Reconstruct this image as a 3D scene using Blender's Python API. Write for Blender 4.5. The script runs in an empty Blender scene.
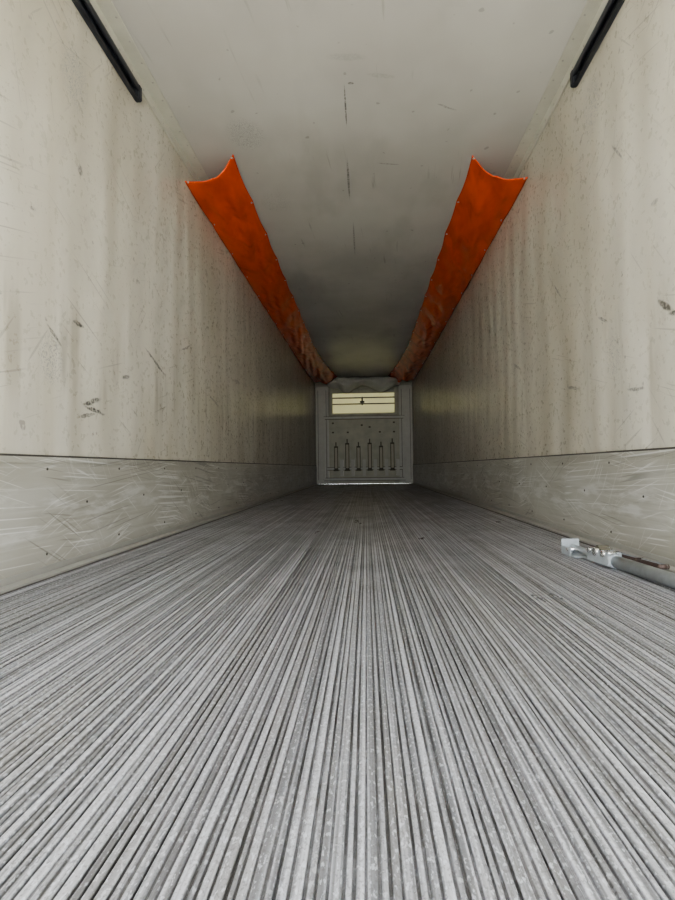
import bpy, bmesh, math, random
from mathutils import Vector, Matrix, noise
random.seed(4)
XL, XR, H, Y0, Y1 = -1.30, 1.215, 2.72, -0.35, 13.4
CAMZ = 0.41
scene = bpy.context.scene
try:
    scene.view_settings.look = 'AgX - Medium High Contrast'
except Exception: pass

# ---------------------------------------------------------------- node helpers
class M:
    def __init__(s, name):
        s.m = bpy.data.materials.new(name); s.m.use_nodes = True
        s.t = s.m.node_tree; s.n = s.t.nodes; s.b = s.n['Principled BSDF']
        s.tc = s.n.new('ShaderNodeTexCoord')
    def link(s, a, b): s.t.links.new(a, b)
    def val(s, inp, v):
        if hasattr(v, 'is_linked') or hasattr(v, 'links'): s.link(v, inp)
        else: inp.default_value = v
    def math(s, op, a, b=0.0, c=None, clamp=False):
        n = s.n.new('ShaderNodeMath'); n.operation = op; n.use_clamp = clamp
        s.val(n.inputs[0], a); s.val(n.inputs[1], b)
        if c is not None: s.val(n.inputs[2], c)
        return n.outputs[0]
    def map(s, scale=(1,1,1), rot=(0,0,0), loc=(0,0,0)):
        n = s.n.new('ShaderNodeMapping'); s.link(s.tc.outputs['Object'], n.inputs[0])
        # rotate first, then stretch
        n.inputs['Rotation'].default_value = rot; n.inputs['Location'].default_value = loc
        if rot == (0,0,0):
            n.inputs['Scale'].default_value = scale
            return n.outputs[0]
        n2 = s.n.new('ShaderNodeMapping'); s.link(n.outputs[0], n2.inputs[0])
        n2.inputs['Scale'].default_value = scale
        return n2.outputs[0]
    def noise(s, vec, scale=1.0, detail=4, rough=0.55, dist=0.0):
        n = s.n.new('ShaderNodeTexNoise'); s.link(vec, n.inputs['Vector'])
        n.inputs['Scale'].default_value = scale; n.inputs['Detail'].default_value = detail
        n.inputs['Roughness'].default_value = rough; n.inputs['Distortion'].default_value = dist
        return n.outputs['Fac']
    def ramp(s, f, a, b, va=0.0, vb=1.0):
        n = s.n.new('ShaderNodeMapRange'); n.clamp = True
        n.interpolation_type = 'SMOOTHSTEP'
        s.val(n.inputs[0], f)
        for i, v in enumerate((a, b, va, vb)): n.inputs[i+1].default_value = v
        return n.outputs[0]
    def mix(s, f, a, b, mode='MIX'):
        n = s.n.new('ShaderNodeMix'); n.data_type = 'RGBA'; n.blend_type = mode
        s.val(n.inputs[0], f)
        for i, v in ((6, a), (7, b)):
            if isinstance(v, tuple): n.inputs[i].default_value = (*v, 1)
            else: s.link(v, n.inputs[i])
        return n.outputs[2]
    def sep(s):
        n = s.n.new('ShaderNodeSeparateXYZ'); s.link(s.tc.outputs['Object'], n.inputs[0])
        return n.outputs
    def bump(s, h, strength=0.3, dist=0.01):
        n = s.n.new('ShaderNodeBump'); n.inputs['Strength'].default_value = strength
        n.inputs['Distance'].default_value = dist; s.link(h, n.inputs['Height'])
        s.link(n.outputs[0], s.b.inputs['Normal'])
    def set(s, color=None, rough=None, metal=None):
        if color is not None:
            if isinstance(color, tuple): s.b.inputs['Base Color'].default_value = (*color, 1)
            else: s.link(color, s.b.inputs['Base Color'])
        if rough is not None: s.val(s.b.inputs['Roughness'], rough)
        if metal is not None: s.val(s.b.inputs['Metallic'], metal)
        return s.m

def simple(name, col, rough=0.5, metal=0.0, var=0.15, sc=8):
    m = M(name)
    f = m.noise(m.map(), sc, 4)
    d = tuple(c*(1-var) for c in col); l = tuple(min(1, c*(1+var)) for c in col)
    m.set(m.mix(f, d, l), rough, metal); m.bump(f, 0.08, 0.004)
    return m.m

def mark_mask(m, U, V, marks):
    """worn scuffs on the panel: (u, v, half-length, half-width, angle, strength)"""
    tot = None
    nz = m.noise(m.map(), 22, 3)
    nz2 = m.noise(m.map(), 60, 3)
    for (u, v, L, W, ang, st) in marks:
        du = m.math('SUBTRACT', U, u); dv = m.math('SUBTRACT', V, v)
        dv = m.math('ADD', dv, m.math('MULTIPLY', m.math('SUBTRACT', nz, 0.5), 0.02))
        c, s_ = math.cos(ang), math.sin(ang)
        a = m.math('ADD', m.math('MULTIPLY', du, c/L), m.math('MULTIPLY', dv, s_/L))
        b = m.math('ADD', m.math('MULTIPLY', du, -s_/W), m.math('MULTIPLY', dv, c/W))
        r = m.math('ADD', m.math('MULTIPLY', a, a), m.math('MULTIPLY', b, b))
        k = m.math('MULTIPLY', m.ramp(r, 0.3, 1.2, 1, 0), st)
        tot = k if tot is None else m.math('MAXIMUM', tot, k)
    return m.math('MULTIPLY', tot, m.ramp(nz2, 0.35, 0.6, 0.3, 1.0))

def ring_mask(m, U, V, rings):
    """faint rubbed scribbles"""
    tot = None
    nz = m.noise(m.map(), 14, 3, .6)
    for (u, v, R, st) in rings:
        du = m.math('SUBTRACT', U, u); dv = m.math('MULTIPLY', m.math('SUBTRACT', V, v), .75)
        r = m.math('SQRT', m.math('ADD', m.math('MULTIPLY', du, du), m.math('MULTIPLY', dv, dv)))
        wv = m.math('SINE', m.math('MULTIPLY', m.math('ADD', nz, m.math('MULTIPLY', r, 1.2)), 75))
        k = m.math('MULTIPLY', m.math('MULTIPLY', m.ramp(wv, .3, .9), m.ramp(r, R*.5, R*1.05, 1, 0)), st)
        tot = k if tot is None else m.math('MAXIMUM', tot, k)
    return tot

def wall_mat(name, marks, rings):
    m = M(name); o = m.sep()
    big = m.noise(m.map((1, 1.3, .5)), 1.3, 5)
    streak = m.noise(m.map((1, 6, .35)), 1.0, 4)
    fine = m.noise(m.map((1, 1, 1)), 35, 5)
    col = m.mix(m.ramp(big, .3, .7), (.46, .435, .355), (.58, .56, .485))
    col = m.mix(m.math('MULTIPLY', m.ramp(streak, .5, .72), .35), col, (.38, .345, .26))
    low = m.ramp(o[2], .5, 1.4, 1, 0)
    col = m.mix(m.math('MULTIPLY', m.math('MULTIPLY', low, m.ramp(streak, .4, .65)), .3), col, (.35, .315, .24))
    drip = m.noise(m.map((1, 9, 1.2), loc=(2, 3, 4)), 1.0, 3)
    band = m.math('MULTIPLY', m.ramp(o[2], .6, .85), m.ramp(o[2], .9, 1.3, 1, 0))
    col = m.mix(m.math('MULTIPLY', m.math('MULTIPLY', m.ramp(drip, .52, .68), band), .55), col, (.27, .245, .19))
    # soft smears
    sm = m.noise(m.map((1, 2.5, 1.2), rot=(.5, 0, 0), loc=(3, 6, 2)), 2.2, 5, .65)
    col = m.mix(m.math('MULTIPLY', m.ramp(sm, .56, .72), .28), col, (.30, .28, .23))
    # long thin scuffs at several slants
    for rx, ln, fr, th, k in ((.45, 1.4, 55, .67, .5), (-.3, 1.6, 60, .68, .45), (-.9, 2.0, 50, .69, .4), (1.35, 1.2, 55, .69, .4)):
        s_ = m.noise(m.map((.01, ln, fr), rot=(rx, 0, 0), loc=(0, rx*4, 1)), 1.0, 1, .5)
        pt = m.ramp(m.noise(m.map(loc=(rx*7, 2, rx)), 2.0, 2), .48, .60)
        col = m.mix(m.math('MULTIPLY', m.math('MULTIPLY', m.ramp(s_, th, th+.04), pt), k), col, (.17, .155, .13))
    sp = m.ramp(m.noise(m.map((1,1,1), loc=(3,1,2)), 16, 2), .72, .76)
    col = m.mix(m.math('MULTIPLY', sp, .55), col, (.12, .10, .09))
    col = m.mix(ring_mask(m, o[1], o[2], rings), col, (.24, .24, .23))
    col = m.mix(mark_mask(m, o[1], o[2], marks), col, (.05, .047, .042))
    m.set(col, m.ramp(fine, .3, .7, .26, .35))
    wob = m.noise(m.map((1, 1, .4)), 1.4, 2)
    w = m.math('SINE', m.math('ADD', m.math('MULTIPLY', o[1], 19.0), m.math('MULTIPLY', wob, 9.0)))
    mid = m.noise(m.map((1, 1, .6), loc=(5, 5, 5)), 4, 2)
    h = m.math('ADD', m.math('MULTIPLY', w, 0.28), m.math('MULTIPLY', mid, .8))
    m.bump(h, 0.65, 0.009)
    return m.m

m_wl = wall_mat('frp_panel_left', [
    (2.28, 1.08, .05, .012, 0, .95), (2.40, .74, .09, .013, .3, .95), (2.43, .70, .10, .010, -.1, .95), (2.36, .67, .08, .010, .2, .9),
    (2.29, 1.80, .022, .026, 0, .85), (3.15, 1.08, .17, .012, -.35, .9), (2.1, .98, .07, .010, -.6, .8), (2.75, .92, .05, .012, .2, .8),
    (3.7, 1.3, .12, .009, .4, .7), (2.9, 1.5, .03, .010, .1, .6), (4.4, 1.0, .15, .012, -.2, .6), (5.2, 1.3, .12, .02, 0, .5), (1.95, 1.45, .02, .01, 0, .6)],
    [(2.24, 2.20, .13, .8), (2.08, .88, .10, .7)])
m_wr = wall_mat('frp_panel_right', [
    (2.15, 1.05, .07, .014, .6, .9), (2.08, 1.0, .06, .010, .2, .9), (2.7, 1.15, .06, .010, .5, .8), (3.3, 1.5, .09, .009, .8, .8), (3.1, .86, .09, .012, .2, .8),
    (2.5, 1.9, .09, .008, .9, .7), (2.4, .75, .08, .010, .1, .7), (4.2, 1.2, .12, .012, .4, .6), (2.2, 1.5, .03, .012, 0, .6)],
    [(2.75, 2.3, .13, .7), (2.6, .95, .10, .6)])

def ceil_mat():
    m = M('ceiling_panel'); o = m.sep()
    big = m.noise(m.map((1, .8, 1)), 1.2, 3)
    col = m.mix(m.ramp(big, .3, .7), (.49, .48, .45), (.57, .565, .53))
    stain = m.noise(m.map((1.5, .5, 1), loc=(9, 2, 1)), 1.6, 4)
    col = m.mix(m.math('MULTIPLY', m.ramp(stain, .52, .72), .2), col, (.30, .285, .25))
    scr = m.noise(m.map((30, 1.5, 1), rot=(0, 0, .1)), 1.0, 2)
    patch = m.ramp(m.noise(m.map(), 1.6, 2), .5, .62)
    col = m.mix(m.math('MULTIPLY', m.math('MULTIPLY', m.ramp(scr, .64, .74), patch), .35), col, (.22, .205, .18))
    sp = m.ramp(m.noise(m.map((1,1,1), loc=(7,1,2)), 14, 1), .74, .78)
    col = m.mix(m.math('MULTIPLY', sp, .4), col, (.2, .19, .18))
    mk = mark_mask(m, o[0], o[1], [(-.10, 3.25, .006, .20, 0, .8), (-.06, 3.05, .02, .012, .3, .7), (-.11, 4.1, .010, .30, 0, .65),
        (.55, 3.3, .08, .009, .5, .4), (.2, 3.9, .09, .008, .2, .4), (-.09, 5.2, .01, .4, 0, .45),
        (.12, 3.0, .09, .02, .2, .15), (-.08, 2.85, .12, .03, .1, .12)])
    col = m.mix(ring_mask(m, o[0], o[1], [(-.80, 3.48, .15, .5), (-.75, 4.4, .15, .25)]), col, (.28, .28, .27))
    col = m.mix(mk, col, (.08, .075, .07))
    m.set(col, .27)
    w = m.noise(m.map((1, .6, 1)), 1.2, 0)
    m.bump(w, .2, .01)
    return m.m
m_ceil = ceil_mat()

def kick_mat():
    m = M('scuffed_aluminium_kick_panel'); o = m.sep()
    big = m.noise(m.map((1, .8, 2)), 2.0, 3)
    brushed = m.noise(m.map((.01, .5, 60)), 1.0, 2, .5)
    col = m.mix(m.ramp(big, .3, .7), (.43, .415, .35), (.54, .53, .47))
    col = m.mix(m.math('MULTIPLY', m.ramp(brushed, .5, .75), .45), col, (.68, .675, .64))
    col = m.mix(m.math('MULTIPLY', m.ramp(brushed, .45, .28), .35), col, (.33, .31, .27))
    for rx, ln, fr, th, k in ((.26, 1.6, 120, .68, .55), (-.16, 1.6, 130, .68, .5), (.05, 1.0, 120, .64, .55), (1.0, 3.0, 100, .70, .4),
                           (-.40, 2.0, 110, .70, .5), (.60, 2.4, 110, .70, .45)):
        s_ = m.noise(m.map((.01, ln, fr), rot=(rx, 0, 0), loc=(0, rx*3, 0)), 1.0, 0, .4)
        pt = m.ramp(m.noise(m.map(loc=(rx*9, rx, 1)), 2.2, 2), .47, .60)
        col = m.mix(m.math('MULTIPLY', m.math('MULTIPLY', m.ramp(s_, th, th+.05), pt), k*1.1), col, (.84, .84, .81))
    for rx, ln, fr, th in ((-.1, 1.0, 100, .68), (.5, 1.8, 90, .70), (.12, 1.2, 90, .68)):
        d = m.noise(m.map((.01, ln, fr), rot=(rx, 0, 0), loc=(3, 4, 5)), 1.0, 0, .4)
        pt = m.ramp(m.noise(m.map(loc=(rx*5, 3+rx, 8)), 1.5, 1), .45, .6)
        col = m.mix(m.math('MULTIPLY', m.math('MULTIPLY', m.ramp(d, th, th+.05), pt), .5), col, (.17, .155, .13))
    # rubbed pale patches around mid height
    zz = m.math('MULTIPLY', m.ramp(o[2], .08, .2), m.ramp(o[2], .28, .40, 1, 0))
    blot = m.math('MULTIPLY', m.ramp(m.noise(m.map((1, 1.6, 7), loc=(1, 2, 3)), 2, 4, .6), .5, .66), zz)
    col = m.mix(m.math('MULTIPLY', blot, .5), col, (.78, .78, .75))
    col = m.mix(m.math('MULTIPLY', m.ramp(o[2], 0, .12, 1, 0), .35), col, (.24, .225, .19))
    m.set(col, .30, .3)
    m.bump(m.math('ADD', m.math('MULTIPLY', brushed, .15), m.noise(m.map(), 4, 1)), .25, .008)
    return m.m
m_kick = kick_mat()

def floor_mat():
    m = M('ribbed_aluminium_floor'); o = m.sep()
    strand = m.noise(m.map((110, .3, 1)), 1.0, 2, .6)
    strand2 = m.noise(m.map((24, .2, 1), loc=(3, 3, 3)), 1.0, 3, .6)
    dirt = m.noise(m.map((2.4, 1.2, 1)), 1.8, 6, .68)
    grit = m.noise(m.map((1, .7, 1)), 240, 3, .7)
    grit2 = m.noise(m.map((1, .7, 1), loc=(4, 4, 4)), 75, 3, .65)
    dash = m.noise(m.map((220, 90, 1), loc=(1, 4, 2)), 1.0, 2, .6)
    col = m.mix(m.ramp(strand, .36, .64), (.20, .205, .215), (.54, .55, .58))
    col = m.mix(m.math('MULTIPLY', m.ramp(strand2, .46, .64), .5), col, (.19, .185, .175))
    col = m.mix(m.math('MULTIPLY', m.ramp(dirt, .46, .66), .4), col, (.24, .228, .205))
    col = m.mix(m.math('MULTIPLY', m.ramp(grit, .52, .62), .45), col, (.14, .135, .13))
    col = m.mix(m.math('MULTIPLY', m.ramp(dash, .55, .64), .5), col, (.74, .77, .82))
    col = m.mix(m.math('MULTIPLY', m.ramp(grit2, .62, .68), .45), col, (.74, .75, .77))
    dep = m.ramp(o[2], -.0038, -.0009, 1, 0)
    # colour darkens with groove depth, less so in random patches
    groove_nz = m.ramp(m.noise(m.map((3, 3, 1), loc=(2, 8, 1)), 2.5, 5, .7), .42, .62)
    col = m.mix(m.math('MULTIPLY', dep, m.math('MULTIPLY', m.math('SUBTRACT', 1.3, m.math('MULTIPLY', groove_nz, .45)), .68)), col, (.07, .067, .063))
    m.set(col, m.ramp(dirt, .3, .7, .27, .45), .5)
    m.bump(m.math('ADD', m.math('MULTIPLY', strand, .4), grit), .5, .0014)
    return m.m
m_floor = floor_mat()

m_alu = simple('aluminium_trim', (.42, .415, .38), .4, .5)
m_white = simple('white_painted_metal', (.50, .495, .43), .45)
m_cream = simple('cream_panel', (.45, .44, .335), .5, 0, .3, 5)
m_bulk = simple('bulkhead_panel', (.38, .37, .29), .5, 0, .3, 5)
m_dark = simple('black_rubber', (.022, .024, .03), .45)
m_rail = simple('dark_rail', (.06, .07, .09), .3, .5)
m_rust = simple('dark_weathered_metal', (.12, .11, .08), .7, .3)
m_red = simple('brown_lever', (.085, .06, .05), .6, .3)
m_tan = simple('tan_slot', (.46, .43, .32), .6)
m_galv = simple('galvanised_steel', (.40, .43, .45), .36, .35, .25, 40)
m_chrome = simple('polished_steel', (.65, .65, .65), .2, .9, .1, 40)
m_cloth = simple('white_duct_cloth', (.58, .58, .52), .6, 0, .15, 4)
m_rivet = simple('rivet_metal', (.11, .10, .09), .5, .5)
m_conc = simple('concrete_yard', (.52, .50, .45), .9, 0, .2, .8)

def orange_mat():
    m = M('orange_vinyl')
    f = m.noise(m.map((3, 1, 3)), 3, 2)
    c = m.mix(m.ramp(f, .3, .7), (.60, .072, .016), (.71, .098, .024))
    d = m.noise(m.map((3, 1, 3), loc=(4, 4, 4)), 5, 2)
    c = m.mix(m.math('MULTIPLY', m.ramp(d, .62, .78), .3), c, (.26, .04, .02))
    m.set(c, .25)
    w = m.noise(m.map((4, 1.3, 4), rot=(0, 0, .4)), 1.6, 1, .5, .8)
    m.bump(w, .6, .04)
    return m.m
m_orange = orange_mat()

def grille_mat():
    m = M('translucent_vent_panel')
    m.set((.80, .79, .64), .5)
    tr = m.n.new('ShaderNodeBsdfTranslucent'); tr.inputs[0].default_value = (.82, .80, .60, 1)
    mx = m.n.new('ShaderNodeMixShader'); mx.inputs[0].default_value = .19
    m.link(m.b.outputs[0], mx.inputs[1]); m.link(tr.outputs[0], mx.inputs[2])
    m.link(mx.outputs[0], m.n['Material Output'].inputs[0])
    return m.m
m_vent = grille_mat()

# ---------------------------------------------------------------- mesh helpers
class B:
    """collects parts with several materials into one mesh object"""
    def __init__(s): s.bm = bmesh.new(); s.mats = []
    def mi(s, mat):
        if mat not in s.mats: s.mats.append(mat)
        return s.mats.index(mat)
    def box(s, x0, x1, y0, y1, z0, z1, mat, bev=0.0, mtx=None):
        r = bmesh.ops.create_cube(s.bm, size=1)
        vs = r['verts']
        for v in vs:
            v.co = Vector((x0+(v.co.x+.5)*(x1-x0), y0+(v.co.y+.5)*(y1-y0), z0+(v.co.z+.5)*(z1-z0)))
        if bev:
            es = list({e for v in vs for e in v.link_edges})
            rb = bmesh.ops.bevel(s.bm, geom=es, offset=bev, segments=2, affect='EDGES')
            vs = list({v for f in rb['faces'] for v in f.verts} | {v for v in vs if v.is_valid})
        fs = {f for v in vs for f in v.link_faces}
        for f in fs: f.material_index = s.mi(mat)
        if mtx: bmesh.ops.transform(s.bm, matrix=mtx, verts=vs)
    def cyl(s, p0, p1, r, mat, seg=20, r2=None):
        p0, p1 = Vector(p0), Vector(p1); d = p1-p0
        q = d.to_track_quat('Z', 'Y').to_matrix().to_4x4()
        res = bmesh.ops.create_cone(s.bm, cap_ends=True, segments=seg, radius1=r, radius2=r if r2 is None else r2,
                                    depth=d.length, matrix=Matrix.Translation((p0+p1)/2) @ q)
        for f in {f for v in res['verts'] for f in v.link_faces}:
            f.material_index = s.mi(mat); f.smooth = len(f.verts) == 4
    def sph(s, c, r, mat, sc=(1,1,1)):
        res = bmesh.ops.create_uvsphere(s.bm, u_segments=10, v_segments=6, radius=r,
              matrix=Matrix.Translation(c) @ Matrix.Diagonal((*sc, 1)))
        for f in {f for v in res['verts'] for f in v.link_faces}:
            f.material_index = s.mi(mat); f.smooth = True
    def grid(s, pts, mat, smooth=True):
        vs = [[s.bm.verts.new(p) for p in row] for row in pts]
        i = s.mi(mat)
        for a in range(len(vs)-1):
            for b in range(len(vs[0])-1):
                f = s.bm.faces.new((vs[a][b], vs[a][b+1], vs[a+1][b+1], vs[a+1][b]))
                f.material_index = i; f.smooth = smooth
    def done(s, name, parent=None):
        me = bpy.data.meshes.new(name); s.bm.to_mesh(me); s.bm.free()
        for m in s.mats: me.materials.append(m)
        o = bpy.data.objects.new(name, me); scene.collection.objects.link(o)
        if parent: o.parent = parent
        return o

# ---------------------------------------------------------------- shell
b = B(); b.box(XL-.08, XL, Y0, Y1+.08, -.12, H+.08, m_wl); b.done('wall_left')
b = B(); b.box(XR, XR+.08, Y0, Y1+.08, -.12, H+.08, m_wr); b.done('wall_right')
b = B(); b.box(XL, XR, Y0, Y1+.08, H, H+.08, m_ceil); b.done('ceiling')

# ribbed floor: fine longitudinal ribs with varied widths and heights
b = B()
prof = []
x = XL; j = 0
while x < XR - .03:
    w = (.0110, .0065, .0090)[j % 3] + random.uniform(-.0012, .0012)
    dz = -.0018 if j % 3 == 1 else random.uniform(-.0006, 0)
    gd = random.choice((-.0055, -.0042, -.0034))
    gw = random.uniform(.0026, .0038)
    prof += [(x, gd), (x+gw*.8, gd), (x+gw, dz-.0010), (x+gw+.0008, dz), (x+gw+w-.0008, dz), (x+gw+w, dz-.0010)]
    x += gw+w+.0004; j += 1
prof.append((XR, -.009))
ys = [Y0, 2, 5, 9, Y1]
b.grid([[(px, y, pz) for px, pz in prof] for y in ys], m_floor, smooth=False)
for f in b.bm.faces: f.normal_flip()
b.box(XL, XR, Y0, Y1, -.12, -.0095, m_floor)
b.done('floor')

# kick panels (baseboards)
KT = .475
for side, nm in ((-1, 'left'), (1, 'right')):
    X = XL if side < 0 else XR
    s = -side
    def bx(bb, a, c, *r, **k):
        x0, x1 = sorted((X+s*a, X+s*c)); bb.box(x0, x1, *r, **k)
    b = B()
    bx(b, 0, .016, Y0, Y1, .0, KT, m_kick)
    bx(b, 0, .019, Y0, Y1, KT-.007, KT+.001, m_rivet)
    bx(b, .016, .019, Y0, Y1, KT-.030, KT-.007, m_kick)
    y = .2
    while y < 13:
        for z in (KT-.055, .08):
            b.sph((X+s*.017, y, z), .006, m_rivet, (.5, 1, 1))
        b.sph((X+s*.017, y+.3, .27), .006, m_rivet, (.5, 1, 1))
        y += .61
    b.done('baseboard_'+nm)
    b = B()   # floor edge rail
    bx(b, .016, .075, Y0, Y1, .001, .010, m_alu, bev=.002)
    bx(b, .016, .026, Y0, Y1, .010, .034, m_alu, bev=.002)
    bx(b, .075, .084, Y0, Y1, -.004, .003, m_rivet)
    b.done('trim_1' if side < 0 else 'trim_2')
    b = B()   # ceiling corner moulding
    bx(b, 0, .010, Y0, Y1-.1, H-.075, H-.001, m_white, bev=.003)
    bx(b, 0, .085, Y0, Y1-.1, H-.009, H-.001, m_white, bev=.003)
    y = .1
    while y < 13:
        b.sph((X+s*.065, y, H-.009), .006, m_alu, (1, 1, .6)); b.sph((X+s*.010, y, H-.05), .006, m_alu, (.6, 1, 1))
        y += .15
    b.done('trim_3' if side < 0 else 'trim_4')
    # dark track
    b = B()
    yE = 2.86 if side < 0 else 2.92
    bx(b, 0, .010, Y0+.05, yE, H-.185, H-.10, m_rail, bev=.002)
    bx(b, .010, .034, Y0+.05, yE, H-.115, H-.103, m_rail, bev=.002)
    bx(b, .026, .036, Y0+.05, yE-.02, H-.145, H-.115, m_dark, bev=.002)
    bx(b, .006, .030, Y0+.05, yE-.02, H-.188, H-.176, m_dark, bev=.004)
    bx(b, .0, .038, yE-.03, yE+.01, H-.188, H-.10, m_dark, bev=.006)
    b.done('curtain_track')

# ---------------------------------------------------------------- orange ducts
def duct(side):
    X = XL if side < 0 else XR
    s = -side
    ya, yb = (3.72, 13.0) if side < 0 else (3.86, 13.0)
    wC0 = .36 if side < 0 else .40
    zW = H-.20
    N, K = 460, 24
    rows = []
    for i in range(N+1):
        t = i/N; y = ya+(yb-ya)*t
        grom = abs(math.sin(math.pi*(y-ya)/.62))
        far = max(0, (t-.62)/.38)**1.6
        wC = wC0 + .24*far
        wob = noise.noise(Vector((y*.9, side*5, 0)))*.02
        A = Vector((X+s*.004, y, zW-.010*grom+wob*.5+.06*far))
        C = Vector((X+s*(wC+wob*.6-.008*grom), y, H-.006-.013*grom))
        front = math.exp(-(y-ya)/.10)
        row = []
        for k in range(K+1):
            u = k/K
            p = A.lerp(C, u)
            bul = 4*u*(1-u)
            sag = (.042+.010*far)*bul + .010*math.sin(u*math.pi)**3
            a_ = 1 + 1.8*far
            # drape folds running diagonally down from the eyelets
            fold = math.sin((y-ya)/.62*math.tau + u*4.5)*.010*bul*(1-u*.3)
            wr = noise.noise(Vector((y*1.6+u*4, u*3, side*7)))*.038*bul*a_ + noise.noise(Vector((y*4-u*7, u*4, side*3)))*.009*bul*a_ + fold
            p = p + Vector((s*.30, 0, -.95))*(sag*(1+.1*front)+wr*(1-.7*front))
            p.y += -.05*front*(abs(u-.5)*2)**2 + (.02 if u > .5 else 0)*front
            p.z = min(p.z, H-.004)
            row.append(p)
        rows.append(row)
    b = B(); b.grid(rows, m_orange)
    for k in range(K):
        b.cyl(rows[0][k], rows[0][k+1], .006, m_orange, 8)
    n = int((yb-ya)/.62)
    for j in range(n+1):
        i = min(N, round((j*.62)/(yb-ya)*N))
        b.sph(rows[i][K-1] + Vector((0, 0, -.004)), .011, m_alu, (1, 1, .5))
        b.sph(rows[i][1] + Vector((s*.004, 0, 0)), .011, m_alu, (.5, 1, 1))
    o = b.done('air_duct')
    md = o.modifiers.new('thick', 'SOLIDIFY'); md.thickness = .003
    return o
duct(-1); duct(1)

# ---------------------------------------------------------------- front bulkhead
vx0, vx1, vz0, vz1 = -.90, .80, 1.78, 2.50
b = B()
b.box(XL, vx0, Y1, Y1+.08, 0, H, m_bulk); b.box(vx1, XR, Y1, Y1+.08, 0, H, m_bulk)
b.box(vx0, vx1, Y1, Y1+.08, 0, vz0, m_bulk); b.box(vx0, vx1, Y1, Y1+.08, vz1, H, m_bulk)
b.done('wall_back')
b = B()     # vent / window with slats
b.box(vx0, vx1, Y1+.055, Y1+.062, vz0, vz1, m_vent)
for x0, x1, z0, z1 in ((vx0, vx0+.05, vz0, vz1), (vx1-.05, vx1, vz0, vz1), (vx0, vx1, vz0, vz0+.04), (vx0, vx1, vz1-.04, vz1)):
    b.box(x0, x1, Y1-.03, Y1+.05, z0, z1, m_cream, .004)
for z in (2.06, 2.22):
    b.box(vx0+.05, vx1-.05, Y1-.0, Y1+.04, z-.014, z+.014, m_rivet)
b.box(vx0+.05, vx1-.05, Y1+.01, Y1+.05, 2.34, 2.46, m_bulk, .005)
b.box(-.14, -.02, Y1-.05, Y1+.0, 2.08, 2.13, m_dark, .01)
b.box(-.10, -.06, Y1-.04, Y1+.0, 2.02, 2.24, m_rivet, .01)
b.done('window_1')
par = bpy.data.objects.new('front_bulkhead', None); scene.collection.objects.link(par)
b = B()
for x0, x1 in ((XL+.03, -.95), (.86, XR-.03)):
    b.box(x0, x1, Y1-.16, Y1-.001, .02, 2.5, m_white, .02)
    b.box(x0+.05, x0+.06, Y1-.165, Y1-.155, .1, 2.4, m_rust)
    b.box(x1-.06, x1-.05, Y1-.165, Y1-.155, .1, 2.4, m_rust)
b.done('side_columns', par)
b = B()
b.box(-.95, .86, Y1-.05, Y1-.001, .02, 1.74, m_cream, .008)
for x0, x1, z0, z1 in ((-1.08, 1.0, 1.66, 1.72), (-1.10, -1.04, .12, 1.68), (.96, 1.02, .12, 1.68), (-1.08, 1.0, .09, .15),
                       (-1.0, .92, .36, .42)):
    b.box(x0, x1, Y1-.20, Y1-.165, z0, z1, m_white, .006)
    b.box(x0+.01, x1-.01, Y1-.164, Y1-.162, z0-.012, z1+.012, m_rust)
b.box(-.90, -.40, Y1-.075, Y1-.05, 1.28, 1.60, m_cream, .01); b.box(.30, .78, Y1-.075, Y1-.05, 1.28, 1.60, m_cream, .01)
for (x, z) in ((-.84, 1.32), (-.46, 1.32), (.36, 1.32), (.72, 1.32), (-.84, 1.56), (.72, 1.56), (-.1, 1.5), (.1, 1.45)):
    b.box(x-.025, x+.025, Y1-.10, Y1-.05, z-.018, z+.018, m_rust)
b.done('lower_panel', par)
b = B()
for i in range(6):
    x = -.76+i*.285
    zt = 1.0 if i % 2 else .92
    b.box(x-.050, x+.050, Y1-.225, Y1-.205, .36, zt+.04, m_rust, .004)
    b.box(x-.032, x+.032, Y1-.235, Y1-.224, .40, zt, m_tan, .004)
    b.box(x-.014, x+.014, Y1-.235, Y1-.20, zt+.03, zt+.14, m_rust)
    b.box(x-.065, x+.065, Y1-.24, Y1-.20, .33, .37, m_rust)
    b.box(x+.10, x+.18, Y1-.18, Y1-.05, .20, .62, m_white, .005)
b.done('pallet_stops', par)
b = B()   # white cloth header draped between the ducts
rows = []
for i in range(81):
    u = i/80; x = -.95+1.82*u
    sw = .5-.5*math.cos(u*math.pi*4)
    row = []
    for k in range(15):
        v = k/14
        bulge = math.sin(v*math.pi)
        z = H-.01 - v*(.22+.16*sw+.05*noise.noise(Vector((u*9, 1, 0))))
        row.append((x, Y1-.25-.18*bulge-.06*sw*bulge+.09*noise.noise(Vector((u*12, v*3, 0))), z))
    rows.append(row)
b.grid(rows, m_cloth)
b.box(-.95, .87, Y1-.20, Y1-.001, H-.12, H-.02, m_rivet)
b.done('cloth_header', par)

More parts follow.
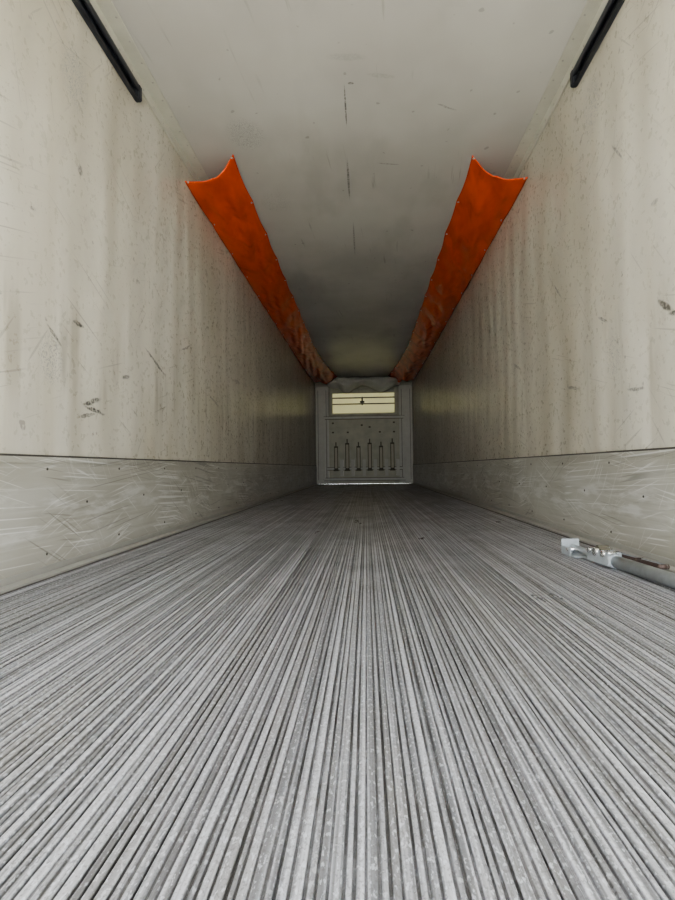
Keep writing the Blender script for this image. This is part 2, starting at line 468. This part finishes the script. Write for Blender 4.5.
# ---------------------------------------------------------------- load bar on floor
bar = bpy.data.objects.new('load_bar', None); scene.collection.objects.link(bar)
pA, pB = Vector((.945, 2.48, .030)), Vector((1.065, .75, .030))
d = (pB-pA).normalized(); L = (pB-pA).length
mt = Matrix.Translation(pA) @ d.to_track_quat('X', 'Z').to_matrix().to_4x4()
b = B()
b.cyl(pA+d*.02, pA+d*.40, .016, m_galv); b.cyl(pA+d*.36, pB, .024, m_galv, 28)
b.cyl(pA+d*.35, pA+d*.38, .028, m_galv, 24); b.cyl(pB-d*.25, pB-d*.02, .0255, m_galv)
b.done('tube', bar)
b = B()
for t in (0, L-.008):
    b.box(t, t+.006, -.048, .034, -.028, .040, m_galv, .002, mt)
    b.box(t+.002, t+.09, -.048, -.043, -.028, .010, m_galv, .002, mt)
b.cyl(mt @ Vector((-.003, -.022, .020)), mt @ Vector((.001, -.022, .020)), .008, m_rust)
b.box(.0, .12, -.044, .034, -.029, -.024, m_galv, .002, mt)
b.cyl(mt @ Vector((.06, -.052, .0)), mt @ Vector((.06, .03, .0)), .008, m_chrome)
b.done('foot_plates', bar)
b = B()
b.box(.20, .37, -.028, -.022, -.022, .034, m_galv, .003, mt)
b.box(.20, .37, .022, .028, -.022, .034, m_galv, .003, mt)
for t, r in ((.225, .011), (.275, .016), (.335, .011)):
    b.cyl(mt @ Vector((t, -.036, .024)), mt @ Vector((t, .036, .024)), r, m_chrome)
for k in range(10):
    a = k*math.tau/10
    b.box(.272+.022*math.cos(a), .280+.022*math.cos(a), -.020, .020, .020+.022*math.sin(a), .028+.022*math.sin(a), m_rust, 0, mt)
hm = mt @ Matrix.Translation((.14, .0, .012)) @ Matrix.Rotation(math.radians(-1), 4, 'Y')
b.box(0, .46, .034, .040, -.008, .009, m_red, .003, hm); b.box(0, .46, .056, .062, -.008, .009, m_galv, .003, hm)
for t in (.02, .16, .30, .45):
    b.cyl(hm @ Vector((t, .030, 0)), hm @ Vector((t, .066, 0)), .009, m_red if t > .1 else m_chrome)
b.done('ratchet', bar)

# ---------------------------------------------------------------- yard outside
b = B(); b.box(-40, 40, -40, 40, -1.35, -1.25, m_conc); b.done('ground')

# ---------------------------------------------------------------- light
w = bpy.data.worlds.new('World'); scene.world = w; w.use_nodes = True
bg = w.node_tree.nodes['Background']
bg.inputs[0].default_value = (.94, .965, 1.0, 1); bg.inputs[1].default_value = 9.2
sun = bpy.data.lights.new('sun', 'SUN'); sun.energy = 30; sun.angle = .01; sun.color = (1, .96, .86)
so = bpy.data.objects.new('sun', sun); scene.collection.objects.link(so)
so.rotation_euler = Vector((-.75, -.12, -.95)).to_track_quat('-Z', 'Y').to_euler()

# ---------------------------------------------------------------- camera
cd = bpy.data.cameras.new('camera'); cam = bpy.data.objects.new('camera', cd); scene.collection.objects.link(cam)
cd.sensor_fit = 'HORIZONTAL'; cd.sensor_width = 36; cd.lens = 520/675*36; cd.clip_start = .02
cam.matrix_world = Matrix.Translation((0, 0, CAMZ)) @ Matrix.Rotation(math.radians(3.137), 4, 'Z') @ \
    Matrix.Rotation(math.radians(91.98), 4, 'X') @ Matrix.Rotation(math.radians(-.7), 4, 'Z')
scene.camera = cam
